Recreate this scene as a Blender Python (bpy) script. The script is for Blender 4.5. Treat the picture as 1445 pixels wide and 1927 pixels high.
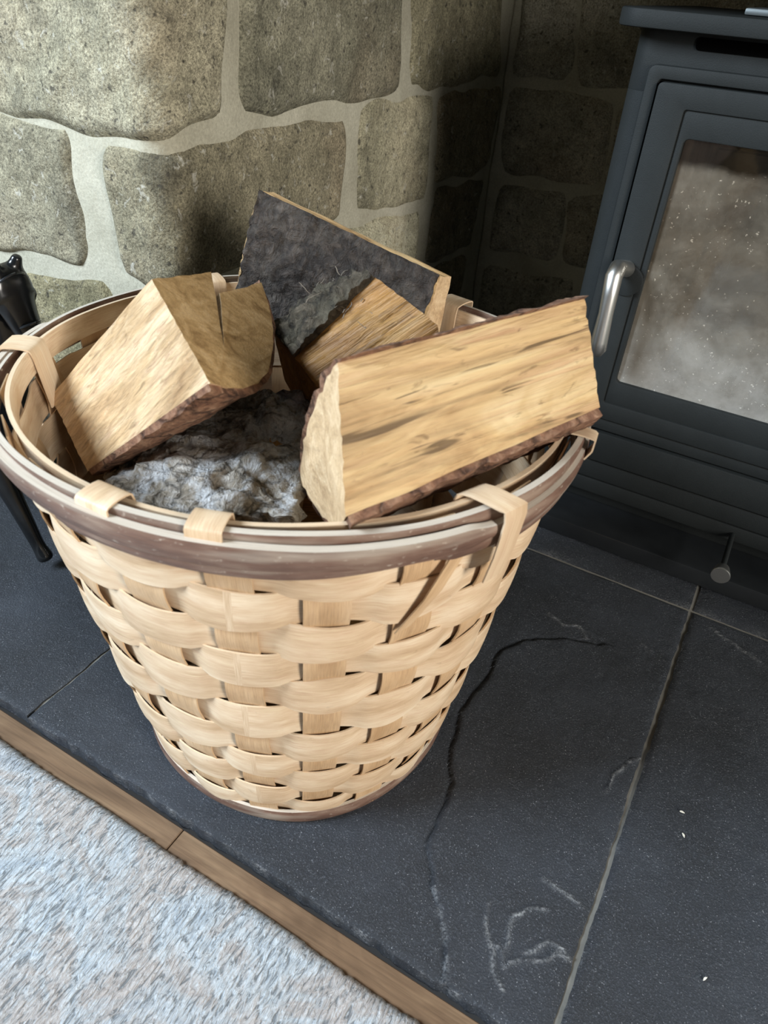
import bpy, bmesh, math, random
from mathutils import Vector, Matrix, noise
random.seed(7)
for o in list(bpy.data.objects): bpy.data.objects.remove(o)
scene = bpy.context.scene
col = scene.collection

# ------------------------------------------------------------------ camera
W, H, F = 1445.0, 1927.0, 1365.44
CAM = Vector((0, 0, 0.68))
PITCH, YAW, ROLL = (math.radians(a) for a in (36.908, 26.938, 4.690))
_f = Vector((-math.sin(YAW)*math.cos(PITCH), math.cos(YAW)*math.cos(PITCH), -math.sin(PITCH)))
_r0 = Vector((math.cos(YAW), math.sin(YAW), 0)); _u0 = _r0.cross(_f)
CR = _r0*math.cos(ROLL) + _u0*math.sin(ROLL)
CU = -_r0*math.sin(ROLL) + _u0*math.cos(ROLL)
CF = _f
cam_d = bpy.data.cameras.new('camera'); cam = bpy.data.objects.new('camera', cam_d); col.objects.link(cam)
cam_d.sensor_fit = 'HORIZONTAL'; cam_d.sensor_width = 36; cam_d.lens = F/W*36
cam_d.clip_start = 0.02
M = Matrix((( CR.x, CU.x, -CF.x, CAM.x), (CR.y, CU.y, -CF.y, CAM.y), (CR.z, CU.z, -CF.z, CAM.z), (0, 0, 0, 1)))
cam.matrix_world = M
cam_d.dof.use_dof = True; cam_d.dof.focus_distance = 0.80; cam_d.dof.aperture_fstop = 13.0
scene.camera = cam

def ray(x, y): return CR*((x-W/2)/F) + CU*(-(y-H/2)/F) + CF
def onz(x, y, z=0.0): d = ray(x, y); return CAM + d*((z-CAM.z)/d.z)
def ony(x, y, Y): d = ray(x, y); return CAM + d*(Y/d.y)
def onx(x, y, X): d = ray(x, y); return CAM + d*(X/d.x)
def onpl(x, y, p, n): d = ray(x, y); return CAM + d*((p-CAM).dot(n)/d.dot(n))

# ------------------------------------------------------------------ light
world = bpy.data.worlds.new('world'); scene.world = world; world.use_nodes = True
bg = world.node_tree.nodes['Background']; bg.inputs[0].default_value = (0.70, 0.75, 0.80, 1); bg.inputs[1].default_value = 0.05
def area(name, loc, target, w, h, power, color):
    l = bpy.data.lights.new(name, 'AREA'); l.shape = 'RECTANGLE'; l.size = w; l.size_y = h; l.energy = power; l.color = color
    o = bpy.data.objects.new(name, l); col.objects.link(o); o.location = loc
    o.rotation_euler = (Vector(target)-Vector(loc)).to_track_quat('-Z', 'Y').to_euler()
    return o
area('window_light_right', (2.3, -0.62, 1.15), (-0.3, 0.45, 0.2), 0.7, 1.1, 74, (1.0, 0.955, 0.89))
area('window_light_left', (-1.75, -1.05, 1.75), (-0.3, 0.1, 0.1), 0.8, 1.0, 116, (0.76, 0.88, 1.0))
vs = scene.view_settings
vs.view_transform = 'Standard'; vs.look = 'None'; vs.gamma = 1; vs.use_curve_mapping = False; vs.exposure = 0.35

# ------------------------------------------------------------------ helpers
def N(v, s=1.0): return noise.noise(Vector((v[0]*s, v[1]*s, v[2]*s)))
def lerp(a, b, t): return a + (b-a)*t
def sstep(a, b, x):
    t = max(0.0, min(1.0, (x-a)/(b-a))); return t*t*(3-2*t)

def mesh(name, verts, faces, mats, parent=None, smooth=True, sharp=None, uvs=None, midx=None, fix=True, attr=None):
    me = bpy.data.meshes.new(name); me.from_pydata([tuple(v) for v in verts], [], faces)
    if not isinstance(mats, (list, tuple)): mats = [mats]
    for m in mats: me.materials.append(m)
    if midx: me.polygons.foreach_set('material_index', midx)
    if uvs:
        lay = me.uv_layers.new(name='UVMap'); buf = []
        for l in me.loops: buf.extend(uvs[l.vertex_index])
        lay.data.foreach_set('uv', buf)
    if attr:
        for an, vals in attr.items():
            a = me.attributes.new(an, 'FLOAT', 'POINT'); a.data.foreach_set('value', vals)
    if fix:
        bm = bmesh.new(); bm.from_mesh(me); bmesh.ops.recalc_face_normals(bm, faces=bm.faces); bm.to_mesh(me); bm.free()
    me.polygons.foreach_set('use_smooth', [smooth]*len(me.polygons))
    if sharp: me.set_sharp_from_angle(angle=math.radians(sharp))
    me.update()
    o = bpy.data.objects.new(name, me); col.objects.link(o)
    if parent: o.parent = parent
    return o

def empty(name, loc=(0, 0, 0), mat=None):
    o = bpy.data.objects.new(name, None); col.objects.link(o); o.empty_display_size = 0.02
    if mat is not None: o.matrix_world = mat
    else: o.location = loc
    return o
def tag(o, label=None, cat=None, group=None, kind=None):
    if label: o['label'] = label
    if cat: o['category'] = cat
    if group: o['group'] = group
    if kind: o['kind'] = kind
    return o

class MB:
    """collects boxes and extruded outlines into one mesh"""
    def __init__(s): s.v = []; s.f = []
    def add(s, v, f):
        b = len(s.v); s.v += [Vector(p) for p in v]; s.f += [tuple(i+b for i in q) for q in f]; return s
    def box(s, a, b, bev=0.0, seg=2):
        bm = bmesh.new(); bmesh.ops.create_cube(bm, size=1)
        for v in bm.verts: v.co = Vector(((a[0]+b[0])/2+v.co.x*(b[0]-a[0]), (a[1]+b[1])/2+v.co.y*(b[1]-a[1]), (a[2]+b[2])/2+v.co.z*(b[2]-a[2])))
        if bev: bmesh.ops.bevel(bm, geom=bm.edges[:], offset=bev, segments=seg, profile=0.5, affect='EDGES')
        bm.verts.index_update(); s.add([v.co.copy() for v in bm.verts], [[v.index for v in f.verts] for f in bm.faces]); bm.free(); return s
    def prism(s, poly, z0, z1, bev=0.0, axis='z'):
        bm = bmesh.new(); vs_ = [bm.verts.new((p[0], p[1], z0)) for p in poly]; f = bm.faces.new(vs_)
        r = bmesh.ops.extrude_face_region(bm, geom=[f])
        for g in r['geom']:
            if isinstance(g, bmesh.types.BMVert): g.co.z = z1
        bmesh.ops.recalc_face_normals(bm, faces=bm.faces)
        if bev:
            ed = [e for e in bm.edges if abs(e.verts[0].co.z-e.verts[1].co.z) < 1e-6]
            bmesh.ops.bevel(bm, geom=ed, offset=bev, segments=2, profile=0.5, affect='EDGES')
        bm.verts.index_update()
        def mp(c): return c.copy() if axis == 'z' else Vector((c.x, c.z, c.y))
        s.add([mp(v.co) for v in bm.verts], [[v.index for v in f.verts] for f in bm.faces]); bm.free(); return s
    def build(s, name, mat, parent=None, smooth=True, sharp=35): return mesh(name, s.v, s.f, mat, parent, smooth, sharp)

def rrect(x0, y0, x1, y1, r, n=5):
    out = []
    for cx, cy, a0 in ((x1-r, y1-r, 0), (x0+r, y1-r, 90), (x0+r, y0+r, 180), (x1-r, y0+r, 270)):
        for k in range(n+1):
            a = math.radians(a0+90*k/n); out.append((cx+r*math.cos(a), cy+r*math.sin(a)))
    return out

def tube(name, pts, radii, mat, parent=None, n=16, flat=None, cap=True):
    """round sweep along pts; flat scales one cross direction"""
    pts = [Vector(p) for p in pts]; v = []; f = []
    a = None
    for i, p in enumerate(pts):
        t = (pts[min(i+1, len(pts)-1)]-pts[max(i-1, 0)]).normalized()
        if a is None: a = t.cross(Vector((0, 0, 1))); a = a if a.length > 0.05 else t.cross(Vector((1, 0, 0)))
        a = (a-t*a.dot(t)).normalized(); b = a.cross(t)
        for k in range(n):
            an = 2*math.pi*k/n; v.append(p + a*(math.cos(an)*radii[i]) + b*(math.sin(an)*radii[i]*(flat[i] if flat else 1)))
    for i in range(len(pts)-1):
        for k in range(n): f.append((i*n+k, i*n+(k+1) % n, (i+1)*n+(k+1) % n, (i+1)*n+k))
    if cap: f.append(tuple(range(n))); f.append(tuple(range((len(pts)-1)*n, len(pts)*n)))
    return mesh(name, v, f, mat, parent, True, 50)

# ------------------------------------------------------------------ materials
class Mat:
    def __init__(s, name):
        s.m = bpy.data.materials.new(name); s.m.use_nodes = True; s.t = s.m.node_tree; s.n = s.t.nodes; s.l = s.t.links
        s.b = s.n['Principled BSDF']
    def node(s, typ, **kw):
        x = s.n.new(typ)
        for k, v in kw.items():
            if hasattr(x, k): setattr(x, k, v)
            else: x.inputs[k.replace('_', ' ')].default_value = v
        return x
    def link(s, a, b): s.l.new(a, b)
    def coord(s, kind='Object', scale=(1, 1, 1), rot=(0, 0, 0)):
        tc = s.n.new('ShaderNodeTexCoord'); mp = s.n.new('ShaderNodeMapping'); mp.inputs['Scale'].default_value = scale; mp.inputs['Rotation'].default_value = rot
        s.link(tc.outputs[kind], mp.inputs['Vector']); return mp.outputs[0]
    def noise(s, vec, scale, detail=4, rough=0.55, dist=0.0):
        x = s.n.new('ShaderNodeTexNoise'); x.inputs['Scale'].default_value = scale; x.inputs['Detail'].default_value = detail
        x.inputs['Roughness'].default_value = rough; x.inputs['Distortion'].default_value = dist; s.link(vec, x.inputs['Vector']); return x.outputs['Fac']
    def voro(s, vec, scale, feature='F1'):
        x = s.n.new('ShaderNodeTexVoronoi'); x.feature = feature; x.inputs['Scale'].default_value = scale; s.link(vec, x.inputs['Vector']); return x.outputs['Distance']
    def ramp(s, fac, stops):
        x = s.n.new('ShaderNodeValToRGB'); e = x.color_ramp.elements
        while len(e) < len(stops): e.new(0.5)
        for el, (p, c) in zip(e, stops):
            el.position = p; el.color = (c, c, c, 1) if isinstance(c, (int, float)) else (*c, 1)
        s.link(fac, x.inputs[0]); return x.outputs[0]
    def mix(s, fac, a, b, mode='MIX'):
        x = s.n.new('ShaderNodeMix'); x.data_type = 'RGBA'; x.blend_type = mode
        for sock, v in ((x.inputs[0], fac), (x.inputs[6], a), (x.inputs[7], b)):
            if hasattr(v, 'is_linked'): s.link(v, sock)
            elif isinstance(v, (int, float)): sock.default_value = v if sock.type == 'VALUE' else (v, v, v, 1)
            else: sock.default_value = (*v, 1)
        return x.outputs[2]
    def math(s, op, a, b=0.0):
        x = s.n.new('ShaderNodeMath'); x.operation = op
        for i, v in enumerate((a, b)):
            if hasattr(v, 'is_linked'): s.link(v, x.inputs[i])
            else: x.inputs[i].default_value = v
        return x.outputs[0]
    def attr(s, name):
        x = s.n.new('ShaderNodeAttribute'); x.attribute_name = name; return x.outputs['Fac']
    def rnd(s):
        x = s.n.new('ShaderNodeObjectInfo'); return x.outputs['Random']
    def bump(s, height, strength=0.5, dist=0.002, prev=None):
        x = s.n.new('ShaderNodeBump'); x.inputs['Strength'].default_value = strength; x.inputs['Distance'].default_value = dist
        s.link(height, x.inputs['Height'])
        if prev is not None: s.link(prev, x.inputs['Normal'])
        return x.outputs[0]
    def out(s, color=None, rough=0.6, normal=None, spec=None, metal=None):
        for key, v in (('Base Color', color), ('Roughness', rough), ('Metallic', metal), ('Specular IOR Level', spec)):
            if v is None: continue
            if hasattr(v, 'is_linked'): s.link(v, s.b.inputs[key])
            elif isinstance(v, (int, float)): s.b.inputs[key].default_value = v
            else: s.b.inputs[key].default_value = (*v, 1)
        if normal is not None: s.link(normal, s.b.inputs['Normal'])
        return s.m

def mat_stone():
    m = Mat('sandstone'); v = m.coord(); r = m.rnd()
    off = m.n.new('ShaderNodeVectorMath'); off.operation = 'ADD'; m.link(v, off.inputs[0])
    cb = m.n.new('ShaderNodeCombineXYZ'); m.link(m.math('MULTIPLY', r, 13.0), cb.inputs[0]); m.link(m.math('MULTIPLY', r, 7.0), cb.inputs[1]); m.link(cb.outputs[0], off.inputs[1])
    v = off.outputs[0]
    big = m.noise(v, 7, 4, 0.6, 0.6)
    c = m.ramp(big, [(0.28, (0.19, 0.18, 0.145)), (0.45, (0.33, 0.31, 0.24)), (0.6, (0.43, 0.40, 0.315)), (0.8, (0.52, 0.48, 0.375))])
    oi = m.n.new('ShaderNodeObjectInfo'); c = m.mix(1.0, c, oi.outputs['Color'], 'MULTIPLY')
    warm = m.noise(v, 4.3, 2)
    c = m.mix(m.ramp(warm, [(0.5, 0.0), (0.75, 0.4)]), c, (0.34, 0.25, 0.16))
    gr = m.noise(v, 380, 4, 0.75)
    c = m.mix(0.9, c, m.ramp(gr, [(0.32, 0.16), (0.5, 0.5), (0.68, 0.84)]), 'OVERLAY')
    md = m.noise(v, 42, 5, 0.7, 0.5); c = m.mix(0.65, c, m.ramp(md, [(0.3, 0.25), (0.7, 0.72)]), 'OVERLAY')
    sp = m.noise(v, 75, 3, 0.6, 0.8)
    c = m.mix(m.ramp(sp, [(0.62, 0.0), (0.72, 0.75)]), c, (0.58, 0.56, 0.48))
    pit = m.noise(v, 120, 2, 0.5)
    c = m.mix(m.ramp(pit, [(0.28, 0.8), (0.38, 0.0)]), c, (0.06, 0.055, 0.045))
    b = m.bump(m.noise(v, 45, 6, 0.7), 0.9, 0.008); b = m.bump(gr, 0.8, 0.0022, b)
    return m.out(c, 0.9, b, 0.2)
def mat_mortar():
    m = Mat('lime_mortar'); v = m.coord()
    c = m.ramp(m.noise(v, 9, 4), [(0.3, (0.31, 0.29, 0.22)), (0.55, (0.41, 0.39, 0.305)), (0.8, (0.49, 0.465, 0.375))])
    g = m.noise(v, 320, 2, 0.7); c = m.mix(0.45, c, m.ramp(g, [(0.3, 0.34), (0.7, 0.66)]), 'OVERLAY')
    b = m.bump(m.noise(v, 60, 4), 0.5, 0.004); b = m.bump(g, 0.5, 0.001, b)
    return m.out(c, 0.95, b, 0.15)
def mat_slate():
    m = Mat('riven_slate'); v = m.coord(); r = m.rnd()
    c = m.ramp(m.noise(v, 6, 5, 0.6), [(0.3, (0.013, 0.016, 0.021)), (0.55, (0.027, 0.033, 0.044)), (0.8, (0.050, 0.060, 0.078))])
    g = m.noise(v, 520, 4, 0.75)
    c = m.mix(m.ramp(g, [(0.54, 0.0), (0.70, 0.75)]), c, (0.15, 0.175, 0.205))
    sn = m.ramp(m.noise(v, 330, 4, 0.75), [(0.42, 0.0), (0.58, 1.0)]); c = m.mix(m.math('MULTIPLY', m.attr('scuff'), sn), c, (0.55, 0.57, 0.58))
    fl = m.noise(v, 700, 1, 0.5); c = m.mix(m.ramp(fl, [(0.70, 0.0), (0.76, 0.8)]), c, (0.45, 0.47, 0.5))
    b = m.bump(m.noise(v, 60, 8, 0.75, 0.4), 0.8, 0.005); b = m.bump(g, 1.0, 0.0022, b)
    rg = m.ramp(m.noise(v, 30, 4), [(0.3, 0.42), (0.7, 0.62)])
    return m.out(c, rg, b, 0.55)
def mat_simple(name, color, rough=0.6, metal=0, bs=0, bd=0.001, bstr=0.3, var=0.0, spec=0.5):
    m = Mat(name); v = m.coord(); nrm = None; c = color
    if bs: nrm = m.bump(m.noise(v, bs, 4), bstr, bd)
    if var: c = m.ramp(m.noise(v, 22, 5, 0.65), [(0.25, tuple(x*(1-var) for x in color)), (0.75, tuple(min(1, x*(1+var)) for x in color))])
    return m.out(c, rough, nrm, spec, metal)
def mat_splint(name, c0, c1, c2, dirt=0.5):
    m = Mat(name); r = m.rnd()
    tc = m.n.new('ShaderNodeTexCoord'); mp = m.n.new('ShaderNodeMapping'); m.link(tc.outputs['UV'], mp.inputs[0])
    cb = m.n.new('ShaderNodeCombineXYZ'); m.link(m.math('MULTIPLY', r, 9.0), cb.inputs[0]); m.link(m.math('MULTIPLY', r, 5.0), cb.inputs[1]); m.link(cb.outputs[0], mp.inputs['Location'])
    def sc(x, y):
        q = m.n.new('ShaderNodeMapping'); q.inputs['Scale'].default_value = (x, y, 1); m.link(mp.outputs[0], q.inputs[0]); return q.outputs[0]
    big = m.noise(sc(11, 45), 1, 4, 0.6)
    c = m.ramp(big, [(0.3, c0), (0.5, c1), (0.7, c2)])
    gr = m.noise(sc(40, 1500), 1, 4, 0.65)
    c = m.mix(0.6, c, m.ramp(gr, [(0.3, 0.28), (0.7, 0.70)]), 'OVERLAY')
    dn = m.noise(sc(70, 160), 1, 5, 0.7, 1.0)
    c = m.mix(m.ramp(dn, [(0.63, 0.0), (0.78, dirt)]), c, (0.13, 0.085, 0.05))
    st = m.noise(sc(22, 22), 1, 2)
    c = m.mix(m.ramp(st, [(0.6, 0.0), (0.8, 0.35)]), c, (0.42, 0.22, 0.09))
    c = m.mix(m.ramp(r, [(0, 0.0), (1, 0.25)]), c, m.mix(1.0, c, (0.8, 0.66, 0.5), 'MULTIPLY'))
    b = m.bump(gr, 0.35, 0.0006)
    return m.out(c, 0.50, b, 0.45)
def mat_hoop():
    m = Mat('hoop_bark'); 
    tc = m.n.new('ShaderNodeTexCoord')
    def sc(x, y):
        q = m.n.new('ShaderNodeMapping'); q.inputs['Scale'].default_value = (x, y, 1); m.link(tc.outputs['UV'], q.inputs[0]); return q.outputs[0]
    c = m.ramp(m.noise(sc(14, 60), 1, 4), [(0.3, (0.085, 0.045, 0.032)), (0.5, (0.17, 0.098, 0.07)), (0.7, (0.30, 0.22, 0.165))])
    c = m.mix(m.ramp(m.noise(sc(5, 40), 1, 3), [(0.52, 0.0), (0.66, 0.75)]), c, (0.40, 0.345, 0.28))
    c = m.mix(m.ramp(m.noise(sc(150, 240), 1, 3), [(0.62, 0.0), (0.72, 0.7)]), c, (0.5, 0.43, 0.35))
    b = m.bump(m.noise(sc(60, 400), 1, 4), 0.5, 0.0012)
    return m.out(c, 0.42, b, 0.5)
def mat_wood(name, dark, mid, light, gx=7, gy=190, knots=0.6, rough=0.55, stain=(0.16, 0.09, 0.04), spec=0.4):
    m = Mat(name); v = m.coord(scale=(gx, gy, gy)); w = m.coord()
    warp = m.noise(w, 16, 2); 
    g = m.noise(v, 1, 5, 0.62, 0.8)
    big = m.noise(m.coord(scale=(6, 26, 26)), 1, 4, 0.6, 1.2)
    c = m.ramp(big, [(0.3, dark), (0.5, mid), (0.68, light)])
    c = m.mix(0.6, c, m.ramp(g, [(0.28, 0.22), (0.5, 0.52), (0.72, 0.72)]), 'OVERLAY')
    dk = m.noise(m.coord(scale=(22, 110, 110)), 1, 3, 0.6, 1.5)
    c = m.mix(m.ramp(dk, [(0.60, 0.0), (0.72, knots)]), c, stain)
    ck = m.noise(m.coord(scale=(9, 150, 150)), 1, 2, 0.5, 0.6); c = m.mix(m.ramp(ck, [(0.655, 0.0), (0.70, knots)]), c, tuple(x*.5 for x in stain))
    b = m.bump(g, 0.9, 0.003); b = m.bump(big, 0.3, 0.004, b)
    return m.out(c, rough, b, spec)
def mat_endgrain(name, dark, mid, light, center=(0, 0, 0)):
    m = Mat(name); tc = m.coord(); d = m.n.new('ShaderNodeVectorMath'); d.operation = 'MULTIPLY'; d.inputs[1].default_value = (0, 1, 1)
    s0 = m.n.new('ShaderNodeVectorMath'); s0.operation = 'SUBTRACT'; s0.inputs[1].default_value = center; m.link(tc, s0.inputs[0]); m.link(s0.outputs[0], d.inputs[0])
    ln = m.n.new('ShaderNodeVectorMath'); ln.operation = 'LENGTH'; m.link(d.outputs[0], ln.inputs[0])
    n1 = m.noise(tc, 30, 3); rad = m.math('ADD', ln.outputs['Value'], m.math('MULTIPLY', n1, 0.02))
    ring = m.math('SINE', m.math('MULTIPLY', rad, 900.0)); ring = m.math('MULTIPLY_ADD', ring, 0.5)
    blot = m.noise(tc, 42, 5, 0.65, 1.2)
    c = m.ramp(blot, [(0.3, dark), (0.5, mid), (0.7, light)])
    c = m.mix(0.05, c, ring, 'OVERLAY')
    f = m.noise(tc, 600, 2); c = m.mix(0.35, c, m.ramp(f, [(0.3, 0.3), (0.7, 0.68)]), 'OVERLAY')
    return m.out(c, 0.75, m.bump(f, 0.4, 0.001), 0.25)
def mat_bark(name, stops, lich=None, lamt=0.6, bs=55, bd=0.008, rough=0.85, cr=28, ca=0.75):
    m = Mat(name); v = m.coord()
    wn = m.n.new('ShaderNodeTexNoise'); wn.inputs['Scale'].default_value = cr*1.6; wn.inputs['Detail'].default_value = 4; m.link(v, wn.inputs['Vector'])
    wa = m.n.new('ShaderNodeVectorMath'); wa.operation = 'SCALE'; wa.inputs['Scale'].default_value = 0.9/cr; m.link(wn.outputs['Color'], wa.inputs[0])
    wb = m.n.new('ShaderNodeVectorMath'); m.link(v, wb.inputs[0]); m.link(wa.outputs[0], wb.inputs[1]); w = wb.outputs[0]
    cr_ = m.voro(w, cr, 'DISTANCE_TO_EDGE'); n = m.noise(v, bs, 6, 0.68, 0.7)
    c = m.ramp(n, stops)
    c = m.mix(m.ramp(cr_, [(0.0, ca), (0.09, 0.0)]), c, tuple(x*0.3 for x in stops[0][1]))
    if lich:
        ln = m.noise(v, 30, 5, 0.7, 0.5)
        c = m.mix(m.ramp(ln, [(0.46, 0.0), (0.58, lamt)]), c, lich)
    f = m.noise(v, 300, 3); c = m.mix(0.5, c, m.ramp(f, [(0.3, 0.3), (0.7, 0.7)]), 'OVERLAY')
    b = m.bump(n, 0.9, bd); b = m.bump(m.ramp(cr_, [(0.0, 0.0), (0.08, 1.0)]), 0.6*ca, 0.003, b); b = m.bump(f, 0.5, 0.0015, b)
    return m.out(c, rough, b, 0.4)
def mat_rug():
    m = Mat('rug_pile'); v = m.coord()
    rib = m.noise(m.coord(scale=(340, 80, 60)), 1, 3, 0.6, 0.9)
    c = m.ramp(m.noise(v, 15, 6, 0.7, 0.8), [(0.30, (0.33, 0.39, 0.44)), (0.45, (0.53, 0.58, 0.60)), (0.57, (0.47, 0.44, 0.41)), (0.72, (0.60, 0.62, 0.62))])
    c = m.mix(m.ramp(m.noise(v, 6, 3), [(0.5, 0.0), (0.7, 0.35)]), c, (0.42, 0.36, 0.32))
    c = m.mix(1.0, c, (0.70, 0.70, 0.72), 'MULTIPLY'); c = m.mix(0.65, c, m.ramp(rib, [(0.36, 0.2), (0.46, 0.48), (0.6, 0.70)]), 'OVERLAY')
    ln = m.ramp(rib, [(0.37, 0.6), (0.44, 0.0)]); c = m.mix(ln, c, (0.13, 0.15, 0.165))
    st = m.noise(m.coord(scale=(420, 200, 60)), 1, 2); c = m.mix(m.ramp(st, [(0.60, 0.0), (0.72, 0.5)]), c, (0.58, 0.62, 0.65))
    return m.out(c, 0.9, m.bump(rib, 1.0, 0.005), 0.2)
def mat_oak():
    m = Mat('oak_plank'); r = m.rnd()
    v = m.coord(); cb = m.n.new('ShaderNodeCombineXYZ'); m.link(m.math('MULTIPLY', r, 6.0), cb.inputs[0]); m.link(m.math('MULTIPLY', r, 3.0), cb.inputs[1])
    ad = m.n.new('ShaderNodeVectorMath'); m.link(v, ad.inputs[0]); m.link(cb.outputs[0], ad.inputs[1])
    def sc(x, y, z):
        q = m.n.new('ShaderNodeMapping'); q.inputs['Scale'].default_value = (x, y, z); m.link(ad.outputs[0], q.inputs[0]); return q.outputs[0]
    g = m.noise(sc(10, 260, 60), 1, 5, 0.6, 1.0); k = m.noise(sc(5, 22, 10), 1, 3, 0.5, 2.0)
    c = m.ramp(k, [(0.3, (0.085, 0.052, 0.030)), (0.52, (0.150, 0.094, 0.055)), (0.7, (0.215, 0.142, 0.084))])
    c = m.mix(0.5, c, m.ramp(g, [(0.3, 0.28), (0.7, 0.7)]), 'OVERLAY')
    return m.out(c, 0.45, m.bump(g, 0.3, 0.0006), 0.4)
def mat_glass():
    m = Mat('sooty_glass'); v = m.coord()
    tr = m.n.new('ShaderNodeBsdfTransparent'); tr.inputs[0].default_value = (0.86, 0.84, 0.80, 1)
    gl = m.n.new('ShaderNodeBsdfGlossy'); gl.inputs['Roughness'].default_value = 0.06; gl.inputs[0].default_value = (1, 1, 1, 1)
    fr = m.n.new('ShaderNodeFresnel'); fr.inputs[0].default_value = 1.5
    mx = m.n.new('ShaderNodeMixShader'); m.link(fr.outputs[0], mx.inputs[0]); m.link(tr.outputs[0], mx.inputs[1]); m.link(gl.outputs[0], mx.inputs[2])
    df = m.n.new('ShaderNodeBsdfDiffuse')
    c = m.ramp(m.noise(v, 16, 5, 0.65), [(0.3, (0.32, 0.26, 0.19)), (0.7, (0.54, 0.48, 0.38))]); 
    sx = m.n.new('ShaderNodeSeparateXYZ'); m.link(v, sx.inputs[0]); z = sx.outputs[2]
    wob = m.math('MULTIPLY', m.noise(v, 30, 4), 0.02)
    zz = m.math('ADD', z, wob)
    top = m.ramp(zz, [(0.525, 1.0), (0.533, 0.0)])
    low = m.ramp(m.math('ADD', z, m.math('MULTIPLY', m.noise(v, 18, 5, 0.7), 0.16)), [(0.30, 1.0), (0.46, 0.0)])
    c = m.mix(low, c, (0.56, 0.55, 0.51)); m.link(c, df.inputs[0])
    film = m.ramp(m.noise(v, 12, 6, 0.7, 0.6), [(0.3, 0.10), (0.75, 0.34)])
    speck = m.ramp(m.noise(v, 240, 2), [(0.68, 0.0), (0.75, 0.5)])
    fac = m.math('ADD', m.math('ADD', film, m.math('MULTIPLY', low, 0.34)), speck)
    fac = m.math('MULTIPLY', fac, m.math('ADD', m.math('MULTIPLY', top, 0.95), 0.05))
    m2 = m.n.new('ShaderNodeMixShader'); m.link(m.math('MINIMUM', fac, 0.95), m2.inputs[0]); m.link(mx.outputs[0], m2.inputs[1]); m.link(df.outputs[0], m2.inputs[2])
    m.link(m2.outputs[0], m.n['Material Output'].inputs[0]); return m.m

STONE, MORTAR, SLATE = mat_stone(), mat_mortar(), mat_slate()
GROUT = mat_simple('grout', (0.19, 0.182, 0.16), 0.9, 0, 200, 0.001, 0.4, 0.25)
SPLINT = mat_splint('splint_pale', (0.50, 0.345, 0.205), (0.66, 0.50, 0.335), (0.80, 0.67, 0.50))
STAKE = mat_splint('splint_stake', (0.45, 0.285, 0.15), (0.55, 0.37, 0.21), (0.62, 0.44, 0.27), 0.4)
HOOP = mat_hoop(); EDGE = mat_splint('hoop_edge', (0.40, 0.34, 0.27), (0.55, 0.49, 0.41), (0.68, 0.63, 0.55), 0.6)
RUG, OAK, GLASS = mat_rug(), mat_oak(), mat_glass()
IRON = mat_simple('stove_iron', (0.0185, 0.0212, 0.0215), 0.6, 0, 900, 0.0006, 0.5, 0.12, 0.18)
IRON_GLOSS = mat_simple('plinth_black', (0.016, 0.018, 0.020), 0.28, 0, 40, 0.002, 0.12, 0.2, 0.5)
BLACK = mat_simple('void_black', (0.0015, 0.0015, 0.0015), 1.0, spec=0.02)
STEEL = mat_simple('brushed_steel', (0.62, 0.61, 0.58), 0.36, 1.0, 300, 0.0003, 0.1, 0.05)
VERM = mat_simple('vermiculite', (0.46, 0.40, 0.31), 0.95, 0, 60, 0.002, 0.4, 0.25)
ASH = mat_simple('ash', (0.42, 0.41, 0.39), 1.0, 0, 80, 0.006, 0.8, 0.3)
CHAR = mat_simple('charred_wood', (0.22, 0.15, 0.095), 0.9, 0, 50, 0.006, 0.8, 0.4)
HORSE = mat_simple('black_glaze', (0.008, 0.009, 0.010), 0.22, 0, 60, 0.001, 0.15, 0.2, 0.5)
GREYMETAL = mat_simple('grey_metal', (0.16, 0.18, 0.185), 0.5, 0.6, 200, 0.0004, 0.2, 0.1)
CRUMB = mat_simple('pale_crumb', (0.75, 0.72, 0.62), 0.8)

# ------------------------------------------------------------------ walls (stone pier, recess)
YF, XJ, YB = 0.603, -0.596, 1.535
DEP = YB-YF; RC = 0.035
def wpos(s, z, off):
    if s < -RC: return Vector((XJ+s, YF-off, z))
    if s <= RC:
        a = (s+RC)/(2*RC)*math.pi/2; return Vector((XJ-RC+(RC+off)*math.sin(a), YF+RC-(RC+off)*math.cos(a), z))
    if s <= DEP: return Vector((XJ+off, YF+s, z))
    return Vector((XJ+(s-DEP), YB-off, z))
ZT = 1.5
def wall_skin(name, s0, s1, z0, z1, step=0.012, amp=0.003):
    ns, nz = max(2, int((s1-s0)/step)), max(2, int((z1-z0)/step)); v = []; f = []
    for i in range(ns+1):
        for j in range(nz+1):
            s = lerp(s0, s1, i/ns); z = lerp(z0, z1, j/nz)
            v.append((s, z))
    P = [wpos(s, z, amp*N((s*9, z*9, 3))+0.0015*N((s*40, z*40, 8))) for s, z in v]
    # back side
    nb = len(P); P += [wpos(s, z, -0.05) if abs(s) > RC else Vector((XJ-0.05, YF+0.05, z)) for s, z in v]
    q = nz+1
    for i in range(ns):
        for j in range(nz):
            a = i*q+j; f.append((a, a+q, a+q+1, a+1)); f.append((nb+a, nb+a+1, nb+a+q+1, nb+a+q))
    for i in range(ns):
        for j in (0, nz): a = i*q+j; f.append((a, a+q, nb+a+q, nb+a))
    for j in range(nz):
        for i in (0, ns): a = i*q+j; f.append((a, a+1, nb+a+1, nb+a))
    return tag(mesh(name, P, f, MORTAR), kind='structure')
wall_left = wall_skin('wall_left', -1.0, DEP, 0.0, 0.895)
wall_left['label'] = 'pale sandstone block pier and fireplace cheek with wide lime mortar joints'
wall_back = wall_skin('wall_back', DEP, DEP+1.22, 0.0, 0.895, 0.02)
wall_back['label'] = 'dark stone back wall of the fireplace recess behind the stove'
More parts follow.
